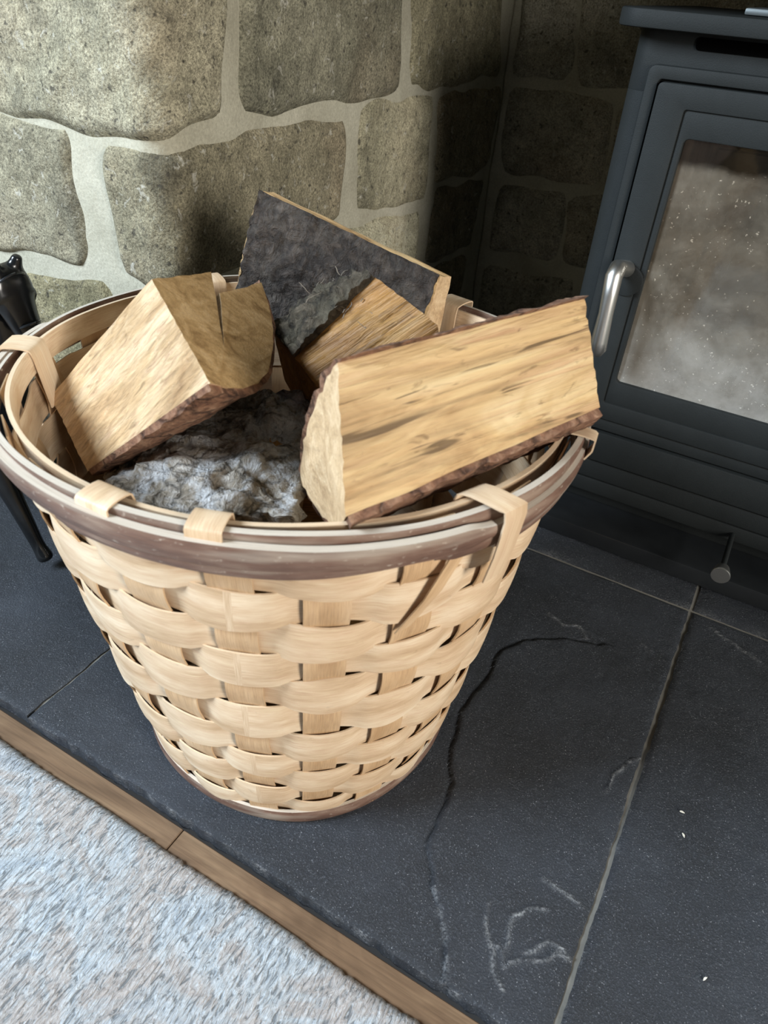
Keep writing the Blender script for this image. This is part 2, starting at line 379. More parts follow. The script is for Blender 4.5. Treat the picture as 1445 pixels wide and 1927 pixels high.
def solid(name, a, b, mat=MORTAR):
    return tag(MB().box(a, b).build(name, mat, None, False, None), kind='structure')
solid('wall_right', (0.626, YF, 0.0), (1.5, YB+0.1, ZT))
solid('wall_top', (-1.6, YF, 0.90), (0.626, YB+0.1, ZT))

def face_of(x, y):
    # which wall face a pixel of the photograph belongs to: front, cheek or back
    return 'f' if x < 290+0.09*y else 'j'
def sz(p, face=None):
    x, y = p; face = face or face_of(x, y)
    if face == 'f': q = ony(x, y, YF); return (q.x-XJ, q.z)
    if face == 'j': q = onx(x, y, XJ); return (q.y-YF, q.z)
    q = ony(x, y, YB); return (q.x-XJ+DEP, q.z)
def stone(parent, c, proud=0.008, seed=0, res=0.0065, tooled=False, tint=(1, 1, 1)):
    """c: four (s,z) corners TL TR BR BL"""
    TL, TR, BR, BL = [Vector((a, b)) for a, b in c]
    gr = 0.007; TL += Vector((-gr, gr)); TR += Vector((gr, gr)); BR += Vector((gr, -gr)); BL += Vector((-gr, -gr))
    lw = max((TR-TL).length, (BR-BL).length); lh = max((TL-BL).length, (TR-BR).length)
    nu, nv = max(6, int(lw/res)), max(6, int(lh/res)); v = []; f = []
    for j in range(nv+1):
        for i in range(nu+1):
            a, b = 2*i/nu-1, 2*j/nv-1
            k = 0.26 # rounded corners
            aa = a*math.sqrt(max(0, 1-k*b**6*0.5)); bb = b*math.sqrt(max(0, 1-k*a**6*0.5))
            u, w = (aa+1)/2, (bb+1)/2
            p = lerp(lerp(BL, BR, u), lerp(TL, TR, u), w)
            e = min(min(i, nu-i)/nu*lw, min(j, nv-j)/nv*lh)
            wob = 0.012*(1-sstep(0, 0.05, e))
            s = p.x + wob*N((p.x*14, p.y*14, seed+5.1)); z = p.y + wob*N((p.x*14, p.y*14, seed+9.7))
            off = -0.004 + (proud+0.004)*sstep(-0.004, 0.016, e)**0.8 + sstep(0, .02, e)*(0.006*N((s*11, z*11, seed)) + 0.0028*N((s*34, z*34, seed+3)) + 0.0012*N((s*95, z*95, seed+3)))
            if tooled and s > 0.0: off += 0.0016*math.sin((z*1.0+s*1.25)*520+3*N((s*20, z*20, 1)))*sstep(0, .03, e)
            v.append(wpos(s, z, off))
    q = nu+1
    for j in range(nv):
        for i in range(nu): a = j*q+i; f.append((a, a+1, a+q+1, a+q))
    # skirt into the mortar
    rim = [i for i in range(q)] + [j*q+nu for j in range(1, nv+1)] + [nv*q+i for i in range(nu-1, -1, -1)] + [j*q for j in range(nv-1, 0, -1)]
    cen = sum(((TL+TR+BR+BL),), Vector((0, 0)))/4
    b0 = len(v)
    f.append(tuple(rim[::-1]))
    o = mesh('stone', v, f, STONE, parent, True, 60); t = tint; o.color = (t[0], t[1], t[2], 1); return o
SA = [ # pixel corners TL TR BR BL on the pier
 ((-260,-160), (424,-160), (416,226), (-260,165)), ((448,-160), (756,-160), (750,166), (458,214)), ((774,-160), (948,-160), (938,143), (770,164)),
 ((-260,168), (128,250), (166,494), (-260,420)), ((186,270), (652,226), (636,408), (236,528)), ((676,205), (812,184), (796,378), (668,394)), ((828,180), (940,165), (914,318), (816,340)),
 ((-260,470), (212,546), (240,720), (-260,690)), ((262,575), (596,466), (596,640), (285,780)), ((618,440), (786,402), (776,540), (620,600)), ((818,362), (908,336), (884,458), (800,492)),
 ((800,512), (878,480), (858,590), (786,640)), ((640,640), (772,566), (770,700), (640,790))]
TINT = [(0.98, 0.96, 0.87), (.66, .67, .62), (.8, .78, .66), (.86, .84, .76), (.72, .69, .60), (.98, .97, .86), (.75, .72, .62), (.72, .68, .52), (.7, .68, .6), (1.35, 1.36, 1.25), (.6, .58, .5), (.7, .66, .56), (.7, .7, .6)]
for k, q in enumerate(SA):
    fixed = []
    c = [sz(p, 'f' if p[0] < 285 else 'j') for p in q]
    if k == 2 or k == 6 or k == 10 or k == 11: c = [(min(s, DEP-0.012), z) for s, z in c]
    stone(wall_left, c, 0.007 if k else 0.010, k*3.7, tooled=(k == 0), res=0.0055 if k < 8 else 0.009, tint=TINT[k])
# courses above and beside the traced ones
zt0 = sz((-260, -160), 'f')[1]+0.030; zt1 = 0.885; sl = sz((-260, 0), 'f')[0]
zj0 = max(sz((448, -160), 'j')[1], sz((756, -160), 'j')[1], sz((948, -160), 'j')[1])+0.030
for a, b, zz, tt in ((-0.985, -0.42, zt0, (.8, .78, .7)), (-0.40, 0.16, max(zt0, zj0), (.95, .93, .84)), (0.18, 0.50, zj0, (.75, .74, .66)), (0.52, 0.90, zj0, (.7, .68, .6))):
    stone(wall_left, [(a+.012, zt1), (b-.012, zt1), (b-.012, zz), (a+.012, zz)], 0.007, a*7, 0.012, tint=tt)
zz = [sz((-260, y), 'f')[1] for y in (-160, 165, 168, 420, 470, 690)]
for k in range(3):
    if sl > -0.93: stone(wall_left, [(-0.985, zz[2*k]), (sl-.026, zz[2*k]), (sl-.026, zz[2*k+1]+.012), (-0.985, zz[2*k+1]+.012)], 0.007, k*5+2, 0.012, tint=(.82, .8, .72))
# lower courses, mostly behind the basket
for zz0, zz1, cuts in ((0.012, 0.118, (-0.98, -0.55, -0.12, 0.22, 0.52, 0.90)), ):
    for a, b in zip(cuts[:-1], cuts[1:]): stone(wall_left, [(a+.012, zz1), (b-.012, zz1), (b-.012, zz0), (a+.012, zz0)], 0.006, a*9, 0.016)
SBk = [((974,-170), (1084,-170), (1076,150), (962,140)), ((1098,-170), (1460,-170), (1446,190), (1092,158)),
 ((956,172), (1152,192), (1128,350), (936,318)), ((1166,195), (1500,232), (1480,400), (1142,352)),
 ((928,346), (1062,364), (1046,490), (908,464)), ((1078,368), (1460,420), (1430,560), (1062,494)), ((898,498), (1080,528), (1064,640), (880,610))]
for k, q in enumerate(SBk):
    c = [sz(p, 'b') for p in q]; c = [(max(s, DEP+0.02), z) for s, z in c]
    stone(wall_back, c, 0.007, 60+k*2.3, 0.012)
zb0 = max(sz((974, -170), 'b')[1], sz((1460, -170), 'b')[1])+0.03
for a, b in ((0.02, 0.34), (0.37, 0.80), (0.83, 1.20)): stone(wall_back, [(DEP+a, 0.88), (DEP+b, 0.88), (DEP+b, zb0), (DEP+a, zb0)], 0.007, a*11, 0.016, tint=(.8, .78, .68))

# ------------------------------------------------------------------ floor, planks, hearth tiles
PLZ = -0.012
floor = tag(MB().box((-1.6, -1.2, -0.06), (1.5, 0.262, PLZ-0.016)).build('floor', OAK, None, False, None), kind='structure')
jx = onz(332, 1577, PLZ).x
pw = 0.118; y1 = 0.2575
for r in range(4):
    yb_ = y1-r*pw
    cuts = [-1.6, jx-0.9, jx, jx+0.78, 1.5] if r == 0 else [-1.6, -0.9+0.31*r, 0.05+0.22*r, 1.5]
    for a, b in zip(cuts[:-1], cuts[1:]):
        MB().box((a+0.0005, yb_-pw+0.0005, PLZ-0.016), (b-0.0005, yb_-0.0005, PLZ), 0.001, 1).build('plank', OAK, floor, True, 30)

hearth = tag(MB().box((-1.16, 0.272, -0.02), (1.26, 1.6, -0.0040)).build('hearth', GROUT, None, False, None), 'dark riven slate hearth with pale grout joints', None, None, 'structure')
# surface features of the slate, traced on the hearth plane
def hp(pts): return [onz(x, y, 0).to_2d() for x, y in pts]
LEDGE = hp([(1130,1212), (1060,1200), (985,1202), (940,1225), (922,1268), (898,1295), (866,1340), (854,1385), (846,1430), (850,1475), (836,1520), (812,1570), (803,1595), (815,1640), (812,1672), (832,1720), (840,1770), (836,1840)])
CRACKS = [hp([(815,1672), (835,1740), (842,1800), (835,1850)]), hp([(915,1700), (920,1760), (928,1810), (946,1860)]), hp([(935,1780), (948,1820), (985,1806), (1030,1808), (1045,1795), (1082,1806)]),
 hp([(960,1720), (955,1760), (948,1800)]), hp([(1032,1155), (1062,1175), (1092,1182), (1105,1200)]), hp([(1205,1210), (1228,1226)]), hp([(1142,1490), (1150,1462), (1190,1435), (1205,1425)]),
 hp([(990,1790), (1030,1775), (1060,1790)]), hp([(1022,1655), (1060,1680), (1096,1705)]), hp([(965,1720), (1000,1712), (1030,1714)]), hp([(1335,1180), (1390,1220), (1430,1248)])]
def segd(p, poly):
    best = 9.0; side = 1.0
    for a, b in zip(poly[:-1], poly[1:]):
        ab = b-a; t = max(0, min(1, (p-a).dot(ab)/ab.length_squared)); d = (p-(a+ab*t)).length
        if d < best: best = d; side = 1.0 if ab.x*(p-a).y-ab.y*(p-a).x > 0 else -1.0
    return best, side
def tile(x0, x1, ya, yb_, res, feat=False, ragged=False, seed=0):
    nx, ny = int((x1-x0)/res), int((yb_-ya)/res); v = []; f = []; sc = []
    lb = [(min(p.x for p in c)-.012, max(p.x for p in c)+.012, min(p.y for p in c)-.012, max(p.y for p in c)+.012) for c in CRACKS+[LEDGE]]
    for j in range(ny+1):
        for i in range(nx+1):
            x, y = lerp(x0, x1, i/nx), lerp(ya, yb_, j/ny); s = 0.0
            e = min(i, nx-i)*res; e2 = min(j, ny-j)*res; ee = min(e, e2)
            h = 0.0011*N((x*5, y*5, seed)) + 0.0011*N((x*24, y*18, seed+2)) + 0.0004*N((x*110, y*90, seed+4))
            h -= 0.0024*(1-sstep(0, 0.006, ee))
            if feat:
                p = Vector((x+0.003*N((x*60, y*60, 1)), y+0.003*N((x*60, y*60, 7))))
                L = lb[-1]
                if L[0] < x < L[1] and L[2] < y < L[3]:
                    d, sd = segd(p, LEDGE); h += -0.0021*math.exp(-(d/0.0026)**2) + 0.0012*sd*math.exp(-(d/0.03)**2)
                for c, L in zip(CRACKS, lb):
                    if L[0] < x < L[1] and L[2] < y < L[3]:
                        d, sd = segd(p, c); k = math.exp(-(d/0.0016)**2); h += 0.0016*k; s += 0.85*k*(0.5+0.9*N((x*90, y*90, 3)))
                # flaked patch beside the joint
            if ragged and j == 0:
                rg = 0.0045*N((x*22, 1, seed))+0.003*N((x*90, 5, seed)); y += rg+0.001; s += max(0, 0.9*N((x*45, 2, 1)))
            if i in (0, nx): x += 0.0014*N((x*10, y*40, seed+6))+0.0008*N((x*10, y*130, seed+6))
            if (i in (0, nx) or j in (0, ny)) : s += max(0, 0.5*N((x*60, y*60, 12)))
            v.append((x, y, h)); sc.append(max(0, min(1, s)))
    q = nx+1; nb = len(v)
    for j in range(ny):
        for i in range(nx): a = j*q+i; f.append((a, a+1, a+q+1, a+q))
    rim = [i for i in range(q)] + [j*q+nx for j in range(1, ny+1)] + [ny*q+i for i in range(nx-1, -1, -1)] + [j*q for j in range(ny-1, 0, -1)]
    for a in rim: v.append((v[a][0], v[a][1], -0.02)); sc.append(0.0)
    n = len(rim)
    for k in range(n): f.append((rim[k], nb+k, nb+(k+1) % n, rim[(k+1) % n]))
    f.append(tuple(nb+k for k in range(n)))
    return mesh('slate_tile', v, f, SLATE, hearth, True, 50, None, None, True, {'scuff': sc})
XA, XB_, YE, YJ = 0.0515, -0.550, 0.2615, 0.856
g = 0.0026
tile(XB_+g*.6, XA-g, YE, YJ-g, 0.0023, True, True, 1)
tile(XA+g, XA+0.60, YE, YJ-g, 0.0034, True, True, 5)
tile(XB_-0.60, XB_-g*.6, YE, 0.600, 0.005, False, True, 9)
tile(XB_-0.04, XA-g, YJ+g, 1.53, 0.012, False, False, 13)
tile(XA+g, XA+0.57, YJ+g, 1.53, 0.012, False, False, 17)

# ------------------------------------------------------------------ rug
def make_rug():
    x0, x1, ya, yb_ = -1.05, 0.55, -0.65, 0.231; res = 0.0045; nx, ny = int((x1-x0)/res), int((yb_-ya)/res); v = []; f = []
    for j in range(ny+1):
        for i in range(nx+1):
            x, y = lerp(x0, x1, i/nx), lerp(ya, yb_, j/ny)
            e = (ny-j)*res
            z = PLZ + 0.0095 + 0.0009*N((x*180, y*40, 1)) + 0.0006*N((x*14, y*14, 4)) - 0.006*(1-sstep(0, 0.008, e))
            if j == ny: y += 0.0022*N((x*150, 1, 3)) + 0.004*N((x*7, 2, 1))
            elif e < .03: y += 0.004*N((x*7, 2, 1))*(1-e/.03)
            v.append((x, y, z))
    q = nx+1; nb = len(v)
    for j in range(ny):
        for i in range(nx): a = j*q+i; f.append((a, a+1, a+q+1, a+q))
    rim = [i for i in range(q)] + [j*q+nx for j in range(1, ny+1)] + [ny*q+i for i in range(nx-1, -1, -1)] + [j*q for j in range(ny-1, 0, -1)]
    for a in rim: v.append((v[a][0], v[a][1], PLZ+0.0003))
    n = len(rim)
    for k in range(n): f.append((rim[k], nb+k, nb+(k+1) % n, rim[(k+1) % n]))
    f.append(tuple(nb+k for k in range(n)))
    return tag(mesh('rug', v, f, RUG), 'pale blue-grey distressed rug with ribbed pile on the oak floor', 'rug')
make_rug()

# ------------------------------------------------------------------ wood stove
def make_stove():
    yb = 0.946
    root = empty('wood_stove', (0, 1.12, 0)); inv = Vector((0, -1.12, 0))
    tag(root, 'dark grey cast iron wood-burning stove standing in the stone recess', 'stove')
    def bld(mb, name, mat, parent=root, **k):
        if parent is root: mb.v = [v+inv for v in mb.v]
        return mb.build(name, mat, parent, **k)
    XL, XR = -0.2285, 0.2285
    y0, y1_ = 0.962, 1.34
    # body: shell open at the front for the firebox
    fx0, fx1, fz0, fz1 = -0.165, 0.165, 0.215, 0.585
    m = MB()
    outer = rrect(XL, y0, XR, y1_, 0.022, 5)
    m.prism(outer, 0.086, fz0, 0.003); m.prism(outer, fz1, 0.6455, 0.002)
    m.box((XL, y0+.02, fz0-.001), (fx0, y1_-.02, fz1+.001)); m.box((fx1, y0+.02, fz0-.001), (XR, y1_-.02, fz1+.001)); m.box((XL+.02, 1.27, fz0-.001), (XR-.02, y1_, fz1+.001))
    # rounded front stiles
    for sgn in (-1, 1):
        poly = [(sgn*0.165, y0), (sgn*(0.2285-0.022), y0)]
        for k in range(6): a = math.radians(-90+90*k/5); poly.append((sgn*(0.2285-0.022+0.022*math.cos(a)), y0+0.022+0.022*math.sin(a)))
        poly += [(sgn*0.2285, y0+0.03), (sgn*0.165, y0+0.03)]
        if sgn < 0: poly = poly[::-1]
        m.prism(poly, fz0-.001, fz1+.001)
    bld(m, 'body', IRON)
    m = MB(); m.prism(rrect(-0.2475, 0.926, 0.2475, 1.375, 0.030, 8), 0.6455, 0.6625, 0.0025); bld(m, 'top_plate', IRON)
    m = MB(); m.prism(rrect(-0.163, 0.6295, 0.163, 0.6415, 0.004, 4), y0-0.0016, y0+0.004, 0, 'y'); bld(m, 'air_slot', BLACK)
    # plinth and pedestal under the body
    m = MB(); m.box((-0.222, 0.906, 0.0045), (0.222, 1.35, 0.031), 0.0025); bld(m, 'plinth', IRON_GLOSS)
    m = MB(); m.box((-0.19, 0.985, 0.0305), (0.19, 1.30, 0.0865), 0.003); bld(m, 'pedestal', IRON)
    m = MB(); m.box((-0.212, 0.955, 0.062), (0.212, 0.99, 0.0865), 0.003); bld(m, 'front_rail', IRON)
    # door
    m = MB()
    def frame(x0, z0, x1, z1, ix0, iz0, ix1, iz1, ya, yb2, r0=0.006, r1=0.004, bev=0.0015):
        bm = bmesh.new(); n = 5
        O = rrect(x0, z0, x1, z1, r0, n); I = rrect(ix0, iz0, ix1, iz1, r1, n)
        k = len(O); v = [(p[0], ya, p[1]) for p in O]+[(p[0], ya, p[1]) for p in I]+[(p[0], yb2, p[1]) for p in O]+[(p[0], yb2, p[1]) for p in I]
        f = []
        for i in range(k):
            j = (i+1) % k; f += [(i, j, k+j, k+i), (2*k+j, 2*k+i, 3*k+i, 3*k+j), (j, i, 2*k+i, 2*k+j), (k+i, k+j, 3*k+j, 3*k+i)]
        V = [bm.verts.new(p) for p in v]
        for q in f: bm.faces.new([V[i] for i in q])
        bmesh.ops.recalc_face_normals(bm, faces=bm.faces)
        ed = [e for e in bm.edges if abs(e.verts[0].co.y-ya) < 1e-6 and abs(e.verts[1].co.y-ya) < 1e-6 and len(e.link_faces) == 2 and abs(e.calc_face_angle(0)) > 0.5]
        bmesh.ops.bevel(bm, geom=ed, offset=bev, segments=2, profile=0.5, affect='EDGES')
        bm.verts.index_update(); out = ([w.co.copy() for w in bm.verts], [[w.index for w in q.verts] for q in bm.faces]); bm.free(); return out
    m.add(*frame(-0.2036, 0.171, 0.2036, 0.6135, -0.1905, 0.1885, 0.1905, 0.6005, 0.951, 0.9615, 0.008, 0.004, 0.002))
    fr = bld(m, 'door_surround', IRON)
    m = MB()
    m.add(*frame(-0.1885, 0.1905, 0.1885, 0.5985, -0.1545, 0.2155, 0.1545, 0.5755, 0.9465, 0.9605, 0.005, 0.003, 0.0012))
    m.add(*frame(-0.1552, 0.2148, 0.1552, 0.5762, -0.1462, 0.2475, 0.1462, 0.5475, 0.9495, 0.9590, 0.003, 0.006, 0.0018))
    door = bld(m, 'door', IRON)
    def dp(mb, name, mat, **k):
        mb.v = [v+inv for v in mb.v]; return mb.build(name, mat, door, **k)
    m = MB(); m.box((-0.1490, 0.9560, 0.2440), (0.1490, 0.9585, 0.5510)); 
    me = m.build('glass_pane', GLASS, door, False, None); me.location = inv; me['label'] = 'sooty glass pane, hazy white towards the bottom'
    # handle
    c = Vector((-0.1712, 0.9465, 0.385)); c2 = onp = ony(1180, 527, 0.9465); c = Vector((c2.x, 0.9465, c2.z))
    m = MB(); poly = [(c.x+0.0195*math.cos(a), c.z+0.0195*math.sin(a)) for a in [2*math.pi*k/36 for k in range(36)]]
    m.prism(poly, 0.9435, 0.9475, 0.0008, 'y'); dp(m, 'handle_rosette', IRON)
    h0 = ony(1180, 506, 0.944); h1 = ony(1163, 504, 0.915); h2 = ony(1155, 520, 0.905); h3 = ony(1140, 590, 0.900); h4 = ony(1128, 640, 0.902); h5 = ony(1122, 668, 0.903)
    pts = [h0, lerp(h0, h1, .6), h1, h2, lerp(h2, h3, .5), h3, h4, lerp(h4, h5, .6), h5]
    tube('handle', [p+inv for p in pts], [0.0098, 0.0100, 0.0104, 0.0105, 0.0098, 0.0090, 0.0105, 0.0108, 0.006], STEEL, door, 20)['label'] = 'brushed steel door handle hanging down'
    # lower panel
    m = MB(); m.box((-0.158, 0.9475, 0.1215), (0.158, 0.964, 0.1685), 0.0022); bld(m, 'lower_panel', IRON)
    m = MB(); m.box((-0.196, 0.953, 0.089), (0.196, 0.964, 0.118), 0.002); bld(m, 'lower_rail', IRON)
    # air lever
    zr = 0.055; a = ony(1378, 1006, 0.955); zr = a.z
    kf = onz(1356, 1084, zr)
    lever = tube('air_lever', [Vector((a.x, 0.955, zr))+inv, Vector((a.x, kf.y+0.012, zr))+inv], [0.0036, 0.0036], IRON, root, 14)
    kn = tube('lever_knob', [Vector((a.x, kf.y+0.022, zr))+inv, Vector((a.x, kf.y+0.018, zr))+inv, Vector((a.x, kf.y+0.004, zr))+inv, Vector((a.x, kf.y+0.001, zr))+inv, Vector((a.x, kf.y, zr))+inv], [0.0045, 0.0085, 0.0118, 0.0122, 0.0116], STEEL, lever, 28)
    kn['label'] = 'round steel knob'
    # firebox
    m = MB(); m.box((-0.163, 1.245, 0.217), (0.163, 1.268, 0.50), 0.002); bld(m, 'back_brick', VERM)
    m = MB(); m.box((-0.163, 1.238, 0.503), (0.163, 1.268, 0.583), 0.002); bld(m, 'back_brick', VERM)
    for sx in (-1, 1):
        m = MB(); m.box((min(sx*0.163, sx*0.140), 0.985, 0.217), (max(sx*0.163, sx*0.140), 1.240, 0.583), 0.002); bld(m, 'side_brick', VERM)
    v = []; f = []; n = 24
    for j in range(n+1):
        for i in range(n+1):
            x = lerp(-0.139, 0.139, i/n); y = lerp(0.985, 1.240, j/n); v.append(Vector((x, y, 0.235+0.018*N((x*14, y*14, 3))+0.03*j/n+0.006*N((x*60, y*60, 1))))+inv)
    for j in range(n):
        for i in range(n): q = j*(n+1)+i; f.append((q, q+1, q+n+2, q+n+1))
    k = len(v); rim = list(range(n+1))+[j*(n+1)+n for j in range(1, n+1)]+[n*(n+1)+i for i in range(n-1, -1, -1)]+[j*(n+1) for j in range(n-1, 0, -1)]
    for q in rim: v.append(Vector((v[q].x, v[q].y, 0.2165)))
    for i in range(len(rim)): f.append((rim[i], k+i, k+(i+1) % len(rim), rim[(i+1) % len(rim)]))
    f.append(tuple(k+i for i in range(len(rim))))
    mesh('ash_bed', v, f, ASH, root, True, 60)['kind'] = 'stuff'
    return root
make_stove()
def charred(p0, p1, r, seed, label):
    p0, p1 = Vector(p0), Vector(p1); pts = [lerp(p0, p1, k/14) for k in range(15)]
    o = tube('charred_log', [p-p0 for p in pts], [r*(1+0.25*N((k*.4, seed, 2))) for k in range(15)], CHAR, None, 12); o.location = p0
    return tag(o, label, 'log')
charred((-0.115, 1.02, 0.262), (-0.075, 1.19, 0.44), 0.020, 3, 'burnt log leaning upright behind the sooty stove glass')
charred((-0.03, 1.17, 0.305), (0.12, 1.10, 0.345), 0.034, 8, 'thick burnt log lying on the ash inside the stove')

# stand on the stove top
def make_stand():
    r = empty('metal_stand', (-0.045, 1.06, 0.6625)); tag(r, 'small grey metal stand with an upright post on the stove top', 'stand')
    MB().box((-0.085, -0.06, 0.0004), (0.10, 0.08, 0.007), 0.002).build('foot_plate', GREYMETAL, r)
    MB().box((-0.010, 0.0, 0.007), (0.0, 0.006, 0.14), 0.001).build('post', GREYMETAL, r)
make_stand()

# ------------------------------------------------------------------ log basket
BC = Vector((-0.319, 0.453, 0)); BH, BR0, BR1 = 0.415, 0.156, 0.222
def brad(z, th):
    t = max(0.0, z/BH); return (BR0+(BR1-BR0)*t**0.85)*(1+0.036*math.cos(2*(th-math.radians(30)))*t)
NS = 20; TH0 = math.radians(-67.3)
ROWZ = [None, .364, .333, .2985, .2665, .232, .193, .153, .1195, .0885, .0585, .0275]
ROWW = [None, .033, .036, .037, .036, .039, .041, .039, .035, .033, .031, .030]
def bpt(th, r, z): return Vector((r*math.cos(th), r*math.sin(th), z))
def ribbon(name, st, th, mat, parent, closed=False, na=5, cup=0.0, edge=None):
    """st: list of (centre, width dir, normal, width, u)"""
    v = []; f = []; uv = []; n = len(st); ring = 2*na
    for c, wd, nr, w, u in st:
        for side in (1, -1):
            for k in (range(na) if side == 1 else range(na-1, -1, -1)):
                a = k/(na-1)*2-1
                v.append(c + wd*(a*w/2) + nr*(side*th/2 + cup*(1-a*a))); uv.append((u, a*w/2+0.5*(side < 0)))
    m = n if closed else n-1; mi = []
    for i in range(m):
        j = (i+1) % n
        for k in range(ring): q = (k+1) % ring; f.append((i*ring+k, i*ring+q, j*ring+q, j*ring+k)); mi.append(1 if edge and k in (na-1, ring-1) else 0)
    if not closed: f.append(tuple(range(ring))); f.append(tuple((n-1)*ring+k for k in range(ring))); mi += [1 if edge else 0]*2
    return mesh(name, v, f, [mat, edge] if edge else mat, parent, True, 50, uv, mi)
def stake_off(i, z):
    # radial offset of stake i at height z from the weave
    if z >= ROWZ[1]: return 0.0024*(1 if (i+1) % 2 else -1)*max(0.0, 1-(z-ROWZ[1])/0.02)
    for k in range(1, 11):
        if ROWZ[k+1] <= z <= ROWZ[k]:
            t = (ROWZ[k]-z)/(ROWZ[k]-ROWZ[k+1]); s0 = 1 if (i+k) % 2 else -1
            return 0.0024*s0*math.cos(math.pi*t)
    return 0.0024*(1 if (i+11) % 2 else -1)*max(0.0, z/ROWZ[11])
basket = empty('log_basket', BC); tag(basket, 'large round woven splint basket with bark rim, filled with split logs', 'basket')
for i in range(NS):
    th = TH0+i*2*math.pi/NS+random.uniform(-.012, .012); st = []
    wbase = random.uniform(0.030, 0.034); tilt = random.uniform(-.02, .02)
    for k in range(61):
        z = lerp(0.004, 0.405, k/60); t2 = th+tilt*(z/BH-.5)
        r = brad(z, t2)+stake_off(i, z)
        dz = 0.004; rr = (brad(z+dz, t2)-brad(z-dz, t2))/(2*dz) if z > dz else 0.2
        nr = Vector((math.cos(t2), math.sin(t2), -rr)).normalized(); wd = Vector((-math.sin(t2), math.cos(t2), 0))
        st.append((bpt(t2, r, z), wd, nr, wbase*(0.88+0.16*z/BH), z))
    ribbon('stake', st, 0.0013, STAKE, basket, False, 4)
for k in range(1, 12):
    st = []; nseg = NS*12; sg = -1 if k % 2 else 1; seed = k*7.3
    jag = [random.uniform(-1, 1) for _ in range(NS)]
    for j in range(nseg):
        th = TH0+2*math.pi*j/nseg; cw = math.cos(NS/2*(th-TH0))*sg
        out = math.copysign(abs(cw)**0.6, cw)
        ca, sa = math.cos(th), math.sin(th)
        z = ROWZ[k]+0.0034*N((ca*3.2, sa*3.2, seed)) - 0.0022*max(0, out)
        w = ROWW[k]*(0.99+0.20*N((ca*4.5, sa*4.5, seed+4))+0.06*out)
        e = brad(z, th); rr = (brad(z+.01, th)-brad(z-.01, th))/.02
        r = e+0.0036*out+0.0008*N((ca*5, sa*5, seed+9))
        tl = 0.05+0.16*max(0, out)*0+0.05*N((ca*4, sa*4, seed+2))
        nr = Vector((ca, sa, -rr)).normalized(); wd = (Vector((ca*rr, sa*rr, 1)).normalized()+Vector((ca, sa, 0))*(-tl)).normalized()
        st.append((bpt(th, r, z), wd, nr, w, th*0.2))
    ribbon('weaver', st, 0.0014, SPLINT, basket, True, 5, 0.0008)
def hoop(name, t0, t1, zf, rf, w, th, mat=HOOP, n=150, round_=0.0018, na=7):
    st = []; closed = t1 is None
    for j in range(n if closed else n+1):
        a = (t0+2*math.pi*j/n) if closed else lerp(t0, t1, j/n)
        z = zf(a); r = brad(z, a)+rf(a); ca, sa = math.cos(a), math.sin(a)
        nr = Vector((ca, sa, -0.12)).normalized(); wd = Vector((ca*0.12, sa*0.12, 1)).normalized()
        ww = w*(1+0.10*N((ca*3, sa*3, th*900)))
        if not closed:
            e = min(j, n-j)/n; ww *= 0.55+0.45*sstep(0, 0.04, e)
        st.append((bpt(a, r, z), wd, nr, ww, a*0.22))
    return ribbon(name, st, th, mat, basket, closed, na, round_, EDGE if mat is HOOP else None)
d2 = math.radians
hoop('rim_hoop', 0, None, lambda a: 0.3985+0.002*math.sin(a*2+1), lambda a: -0.0062, 0.020, 0.0034, SPLINT, round_=-0.001)
hoop('rim_hoop', 0, None, lambda a: 0.4015+0.0015*math.sin(a*3), lambda a: 0.0060+0.0012*math.sin(a*2+.5), 0.0165, 0.0044, round_=0.0014)
hoop('rim_hoop', d2(-170), d2(-22.5), lambda a: 0.3990-0.005*sstep(d2(-120), d2(-45), a), lambda a: 0.0118+0.002*sstep(d2(-60), d2(-30), a), 0.0185, 0.0054, round_=0.0014)
hoop('rim_hoop', d2(-98), d2(-30), lambda a: 0.3845-0.003*sstep(d2(-98), d2(-60), a)+0.005*sstep(d2(-60), d2(-30), a), lambda a: 0.0098, 0.0125, 0.0042, round_=0.001)
hoop('rim_hoop', d2(-33), d2(75), lambda a: 0.3885+0.003*math.sin(a*3), lambda a: 0.0115, 0.019, 0.0046)
hoop('rim_hoop', d2(-20), d2(40), lambda a: 0.3735+0.009*sstep(d2(0), d2(40), a), lambda a: 0.0095, 0.0135, 0.0036)
hoop('rim_hoop', d2(80), d2(205), lambda a: 0.3885, lambda a: 0.0115, 0.018, 0.0042)
def wrap(deg, w, zin, zout, ro=0.0145, zt=0.4095, ri=-0.0105, skew=0.0):
    a0 = d2(deg); prof = []
    prof.append((ri, zin)); prof.append((ri-.001, zt-0.006))
    for k in range(7):
        t = math.pi*k/6; prof.append(((ri+ro)/2-math.cos(t)*(ro-ri)/2, zt+0.0006+math.sin(t)*0.0022))
    prof.append((ro+.001, zt-0.008)); prof.append((ro+0.0005, lerp(zt, zout, .6))); prof.append((ro-.002, zout))
    st = []; u = 0
    P = []
    for q, (dr, z) in enumerate(prof):
        a = a0+skew*(q/len(prof)-.5); P.append((a, bpt(a, brad(min(z, BH), a)+dr, z)))
    for q, (a, p) in enumerate(P):
        t = (P[min(q+1, len(P)-1)][1]-P[max(q-1, 0)][1]).normalized(); wd = Vector((-math.sin(a), math.cos(a), 0)); nr = wd.cross(t)
        st.append((p, wd, nr, w, 3+q*0.006))
    ribbon('rim_wrap', st, 0.0013, SPLINT, basket, False, 4)
wrap(-88.3, 0.026, 0.38, 0.397, 0.0102)
wrap(-69.5, 0.023, 0.38, 0.396, 0.0102)
wrap(-21.5, 0.021, 0.375, 0.343, 0.0195, 0.4120, skew=0.10)
wrap(9, 0.014, 0.385, 0.393, 0.0170)
wrap(207, 0.026, 0.36, 0.385, 0.0165)
wrap(80, 0.026, 0.38, 0.385, 0.0165)
